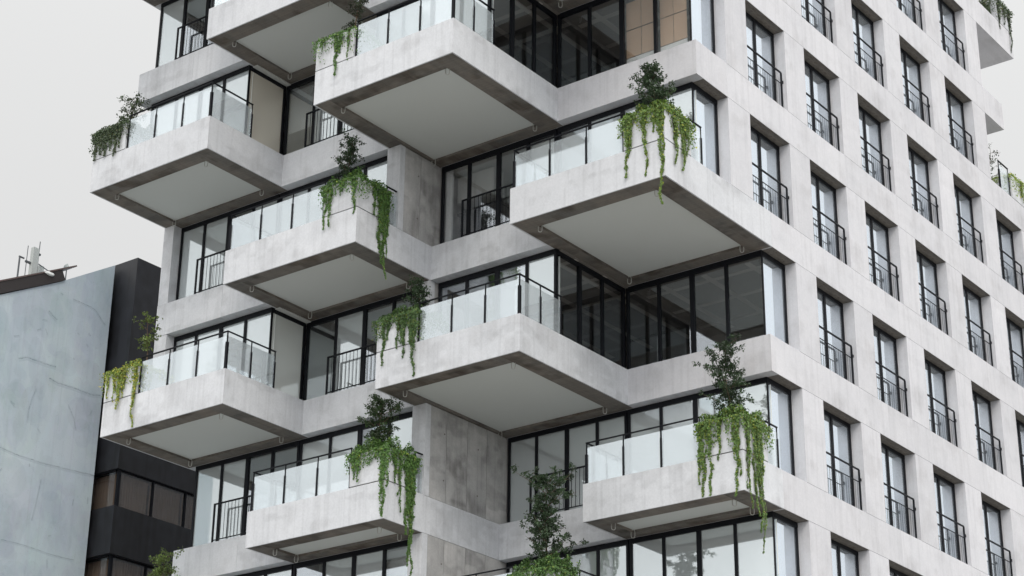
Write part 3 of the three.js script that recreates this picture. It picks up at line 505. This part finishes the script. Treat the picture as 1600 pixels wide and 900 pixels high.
{ // grey party wall of the gabled building at the left; cracks as traced on the wall, in metres (depth, height)
  const xg = -22.8, Z0 = 0.2, Y0 = 3, SW = 6, SH = 13;
  const cv = document.createElement('canvas'); cv.width = 768; cv.height = 1664; const g = cv.getContext('2d'), r = rng(404);
  g.fillStyle = 'rgb(190,202,210)'; g.fillRect(0, 0, 768, 1664);
  const U = (z) => (1 - (z - Z0) / SW) * 768, Vv = (y) => (1 - (y - Y0) / SH) * 1664;
  for (let i = 0; i < 900; i++) { const x = r() * 768, y = r() * 1664, w = 4 + r() * 70, h = w * (0.5 + 2.5 * r()), d = r() < 0.5 ? 1 : -1; g.fillStyle = d > 0 ? `rgba(214,224,230,${0.03 + 0.05 * r()})` : `rgba(132,146,156,${0.03 + 0.05 * r()})`; g.beginPath(); g.ellipse(x, y, w, h, (r() - 0.5) * 0.6, 0, 7); g.fill(); }
  for (let i = 0; i < 140; i++) { const x = r() * 768, y = r() * 1500; g.fillStyle = `rgba(110,122,130,${0.02 + 0.035 * r()})`; g.fillRect(x, y, 2 + r() * 7, 60 + r() * 380); }
  for (let i = 0; i < 9000; i++) { g.fillStyle = r() < 0.5 ? 'rgba(70,80,88,0.12)' : 'rgba(215,222,226,0.12)'; g.fillRect(r() * 768, r() * 1664, 1 + r() * 2, 1 + r() * 2); }
  const crack = (pts, w) => { for (let i = 0; i + 1 < pts.length; i++) { const n = 8; for (let j = 0; j < n; j++) { const f = (q, k) => pts[i][k] + (pts[i + 1][k] - pts[i][k]) * q, x0 = U(f(j / n, 0)), y0 = Vv(f(j / n, 1)), x1 = U(f((j + 1) / n, 0)), y1 = Vv(f((j + 1) / n, 1)); g.strokeStyle = `rgba(78,90,99,${0.18 + 0.35 * r()})`; g.lineWidth = w * (0.35 + 0.7 * r()); g.beginPath(); g.moveTo(x0, y0 + (r() - 0.5) * 3); g.lineTo(x1, y1 + (r() - 0.5) * 3); g.stroke(); g.strokeStyle = 'rgba(120,134,144,0.14)'; g.lineWidth = w * 5; g.beginPath(); g.moveTo(x0, y0 + 3); g.lineTo(x1, y1 + 3); g.stroke(); } } };
  crack([[1.7, 13.32], [1.35, 13.32], [0.97, 13.31], [0.78, 13.26], [0.56, 13.07], [0.35, 12.92]], 2.2); crack([[2.57, 12.65], [2.4, 12.54], [2.22, 12.46]], 3.5);
  crack([[3.46, 10.81], [3.17, 10.95], [2.78, 10.96], [2.42, 10.96], [2.07, 10.99]], 3.6); crack([[2.27, 10.58], [1.96, 10.52], [1.4, 10.55], [0.99, 10.55], [0.62, 10.55], [0.26, 10.63]], 3.4);
  crack([[2.7, 10.1], [2.81, 9.77], [2.89, 9.36], [2.88, 9.01]], 2); crack([[3.9, 8.02], [3.14, 7.95], [2.29, 7.95], [1.42, 8.0], [0.2, 8.1]], 2.6); crack([[3.33, 5.38], [2.5, 5.41], [1.5, 5.36], [0.64, 5.39]], 2); crack([[2.15, 7.46], [2.25, 6.62], [2.33, 6.19]], 1.8); crack([[1.46, 9.98], [1.19, 9.63], [1.07, 9.3]], 1.6);
  for (let i = 0; i < 22; i++) { const z = Z0 + r() * 4.5, y = 4.5 + r() * 10, a = r() * 3, l = 0.06 + 0.2 * r(); crack([[z, y], [z + Math.cos(a) * l, y + Math.sin(a) * l]], 1.1 + r()); }
  const tx = new THREE.CanvasTexture(cv); tx.colorSpace = THREE.SRGBColorSpace;
  const wm = std({ map: tx, roughness: 0.85, bumpMap: bmp, bumpScale: 0.003 });
  const nb = thing('gabled_building', 'building with a cracked blue grey rendered party wall at the left edge', 'building');
  const prof = [[0.2, GROUND], [9, GROUND], [9, 9.8], [4.37, 12.54], [2.3, 13.68], [0.2, 15.0]];
  const sh = new THREE.Shape(prof.map(([z, y]) => new THREE.Vector2(-z, y))), eg = new THREE.ExtrudeGeometry(sh, { depth: 9, bevelEnabled: false });
  eg.rotateY(Math.PI / 2); eg.translate(xg - 9, 0, 0); // shape x = -z ends on world z
  { const p = eg.attributes.position, u = eg.attributes.uv; for (let i = 0; i < p.count; i++) u.setXY(i, 1 - (p.getZ(i) - Z0) / SW, (p.getY(i) - Y0) / SH); }
  part('party_wall', eg, wm, nb);
  const roofM = std({ color: new THREE.Color().setRGB(0.035, 0.03, 0.03), roughness: 0.7 }), edgeM = std({ color: new THREE.Color().setRGB(0.12, 0.085, 0.08), roughness: 0.6 });
  const along = (name, z0, y0, z1, y1, h, x0, x1, mat) => { const len = Math.hypot(z1 - z0, y1 - y0), m = part(name, unitBox, mat, nb); m.scale.set(x1 - x0, h, len); m.position.set((x0 + x1) / 2, (y0 + y1) / 2, (z0 + z1) / 2); m.rotation.x = -Math.atan2(y1 - y0, z1 - z0); };
  along('roof_fascia', 7.5, 11.08, 2.2, 13.95, 0.36, xg - 8, xg + 0.05, roofM); along('roof_edge', 7.5, 11.30, 1.75, 14.40, 0.045, xg - 8, xg + 0.07, edgeM);
  part('roof_tarpaulin', (() => { const s = new THREE.SphereGeometry(0.3, 14, 8), p = s.attributes.position, nn = makeNoise(8); for (let i = 0; i < p.count; i++) { const q = 0.6 + 0.8 * nn(p.getX(i) * 9 + 20, p.getY(i) * 9 + p.getZ(i) * 7 + 20, 64, 64); p.setXYZ(i, p.getX(i) * 0.2 * q, p.getY(i) * 0.2 * q, p.getZ(i) * 0.6 * q); } s.computeVertexNormals(); s.translate(xg + 0.06, 13.78, 2.75); return s; })(), M.blind, nb, 'crumpled white sheet on the roof edge');
  // roof aerials
  const ps = std({ color: new THREE.Color().setRGB(0.10, 0.11, 0.12), roughness: 0.6, metalness: 0.4 }), pg = std({ color: new THREE.Color().setRGB(0.42, 0.45, 0.44), roughness: 0.6 });
  const an = thing('phone_mast', 'grey panel aerials and thin poles on the roof of the left building', 'aerial');
  const X = -24.5, pole = (nm, z, y0, y1, rad, m = ps) => { const q = part(nm, new THREE.CylinderGeometry(rad, rad, y1 - y0, 8), m, an); q.position.set(X, (y0 + y1) / 2, z); };
  bar('aerial_panel', an, pg, X - 0.05, X + 0.1, 13.6, 15.35, 1.93, 2.14); bar('aerial_panel', an, pg, X - 0.25, X - 0.12, 13.6, 14.95, 1.5, 1.68);
  bar('panel_bracket', an, ps, X - 0.12, X - 0.05, 14.1, 15.3, 1.98, 2.08);
  pole('pole', 2.57, 13.2, 14.9, 0.028); pole('pole', 2.3, 13.2, 15.35, 0.012); pole('pole', 1.86, 13.4, 15.65, 0.014); bar('clamp', an, ps, X - 0.03, X + 0.03, 15.18, 15.24, 1.8, 2.0); bar('clamp', an, ps, X - 0.03, X + 0.03, 14.78, 14.84, 1.95, 2.34); bar('pole_cap', an, ps, X - 0.02, X + 0.02, 14.86, 14.9, 2.4, 2.6);
  const st = part('stay', new THREE.CylinderGeometry(0.018, 0.018, 1.6, 6), ps, an); st.position.set(X, 14.72, 1.05); st.rotation.x = 1.35;
  const fl = thing('roof_floodlight', 'small tilted floodlight on the roof edge beside the aerials', 'lamp'); const fh = part('lamp_head', new THREE.CylinderGeometry(0.09, 0.06, 0.1, 14), pg, fl); fh.position.set(X, 15.2, 0.72); fh.rotation.set(0.5, 0, 0.6); const fp = part('lamp_post', new THREE.CylinderGeometry(0.02, 0.02, 1.2, 6), ps, fl); fp.position.set(X, 14.55, 0.72);
}
renderer.render(scene, camera);
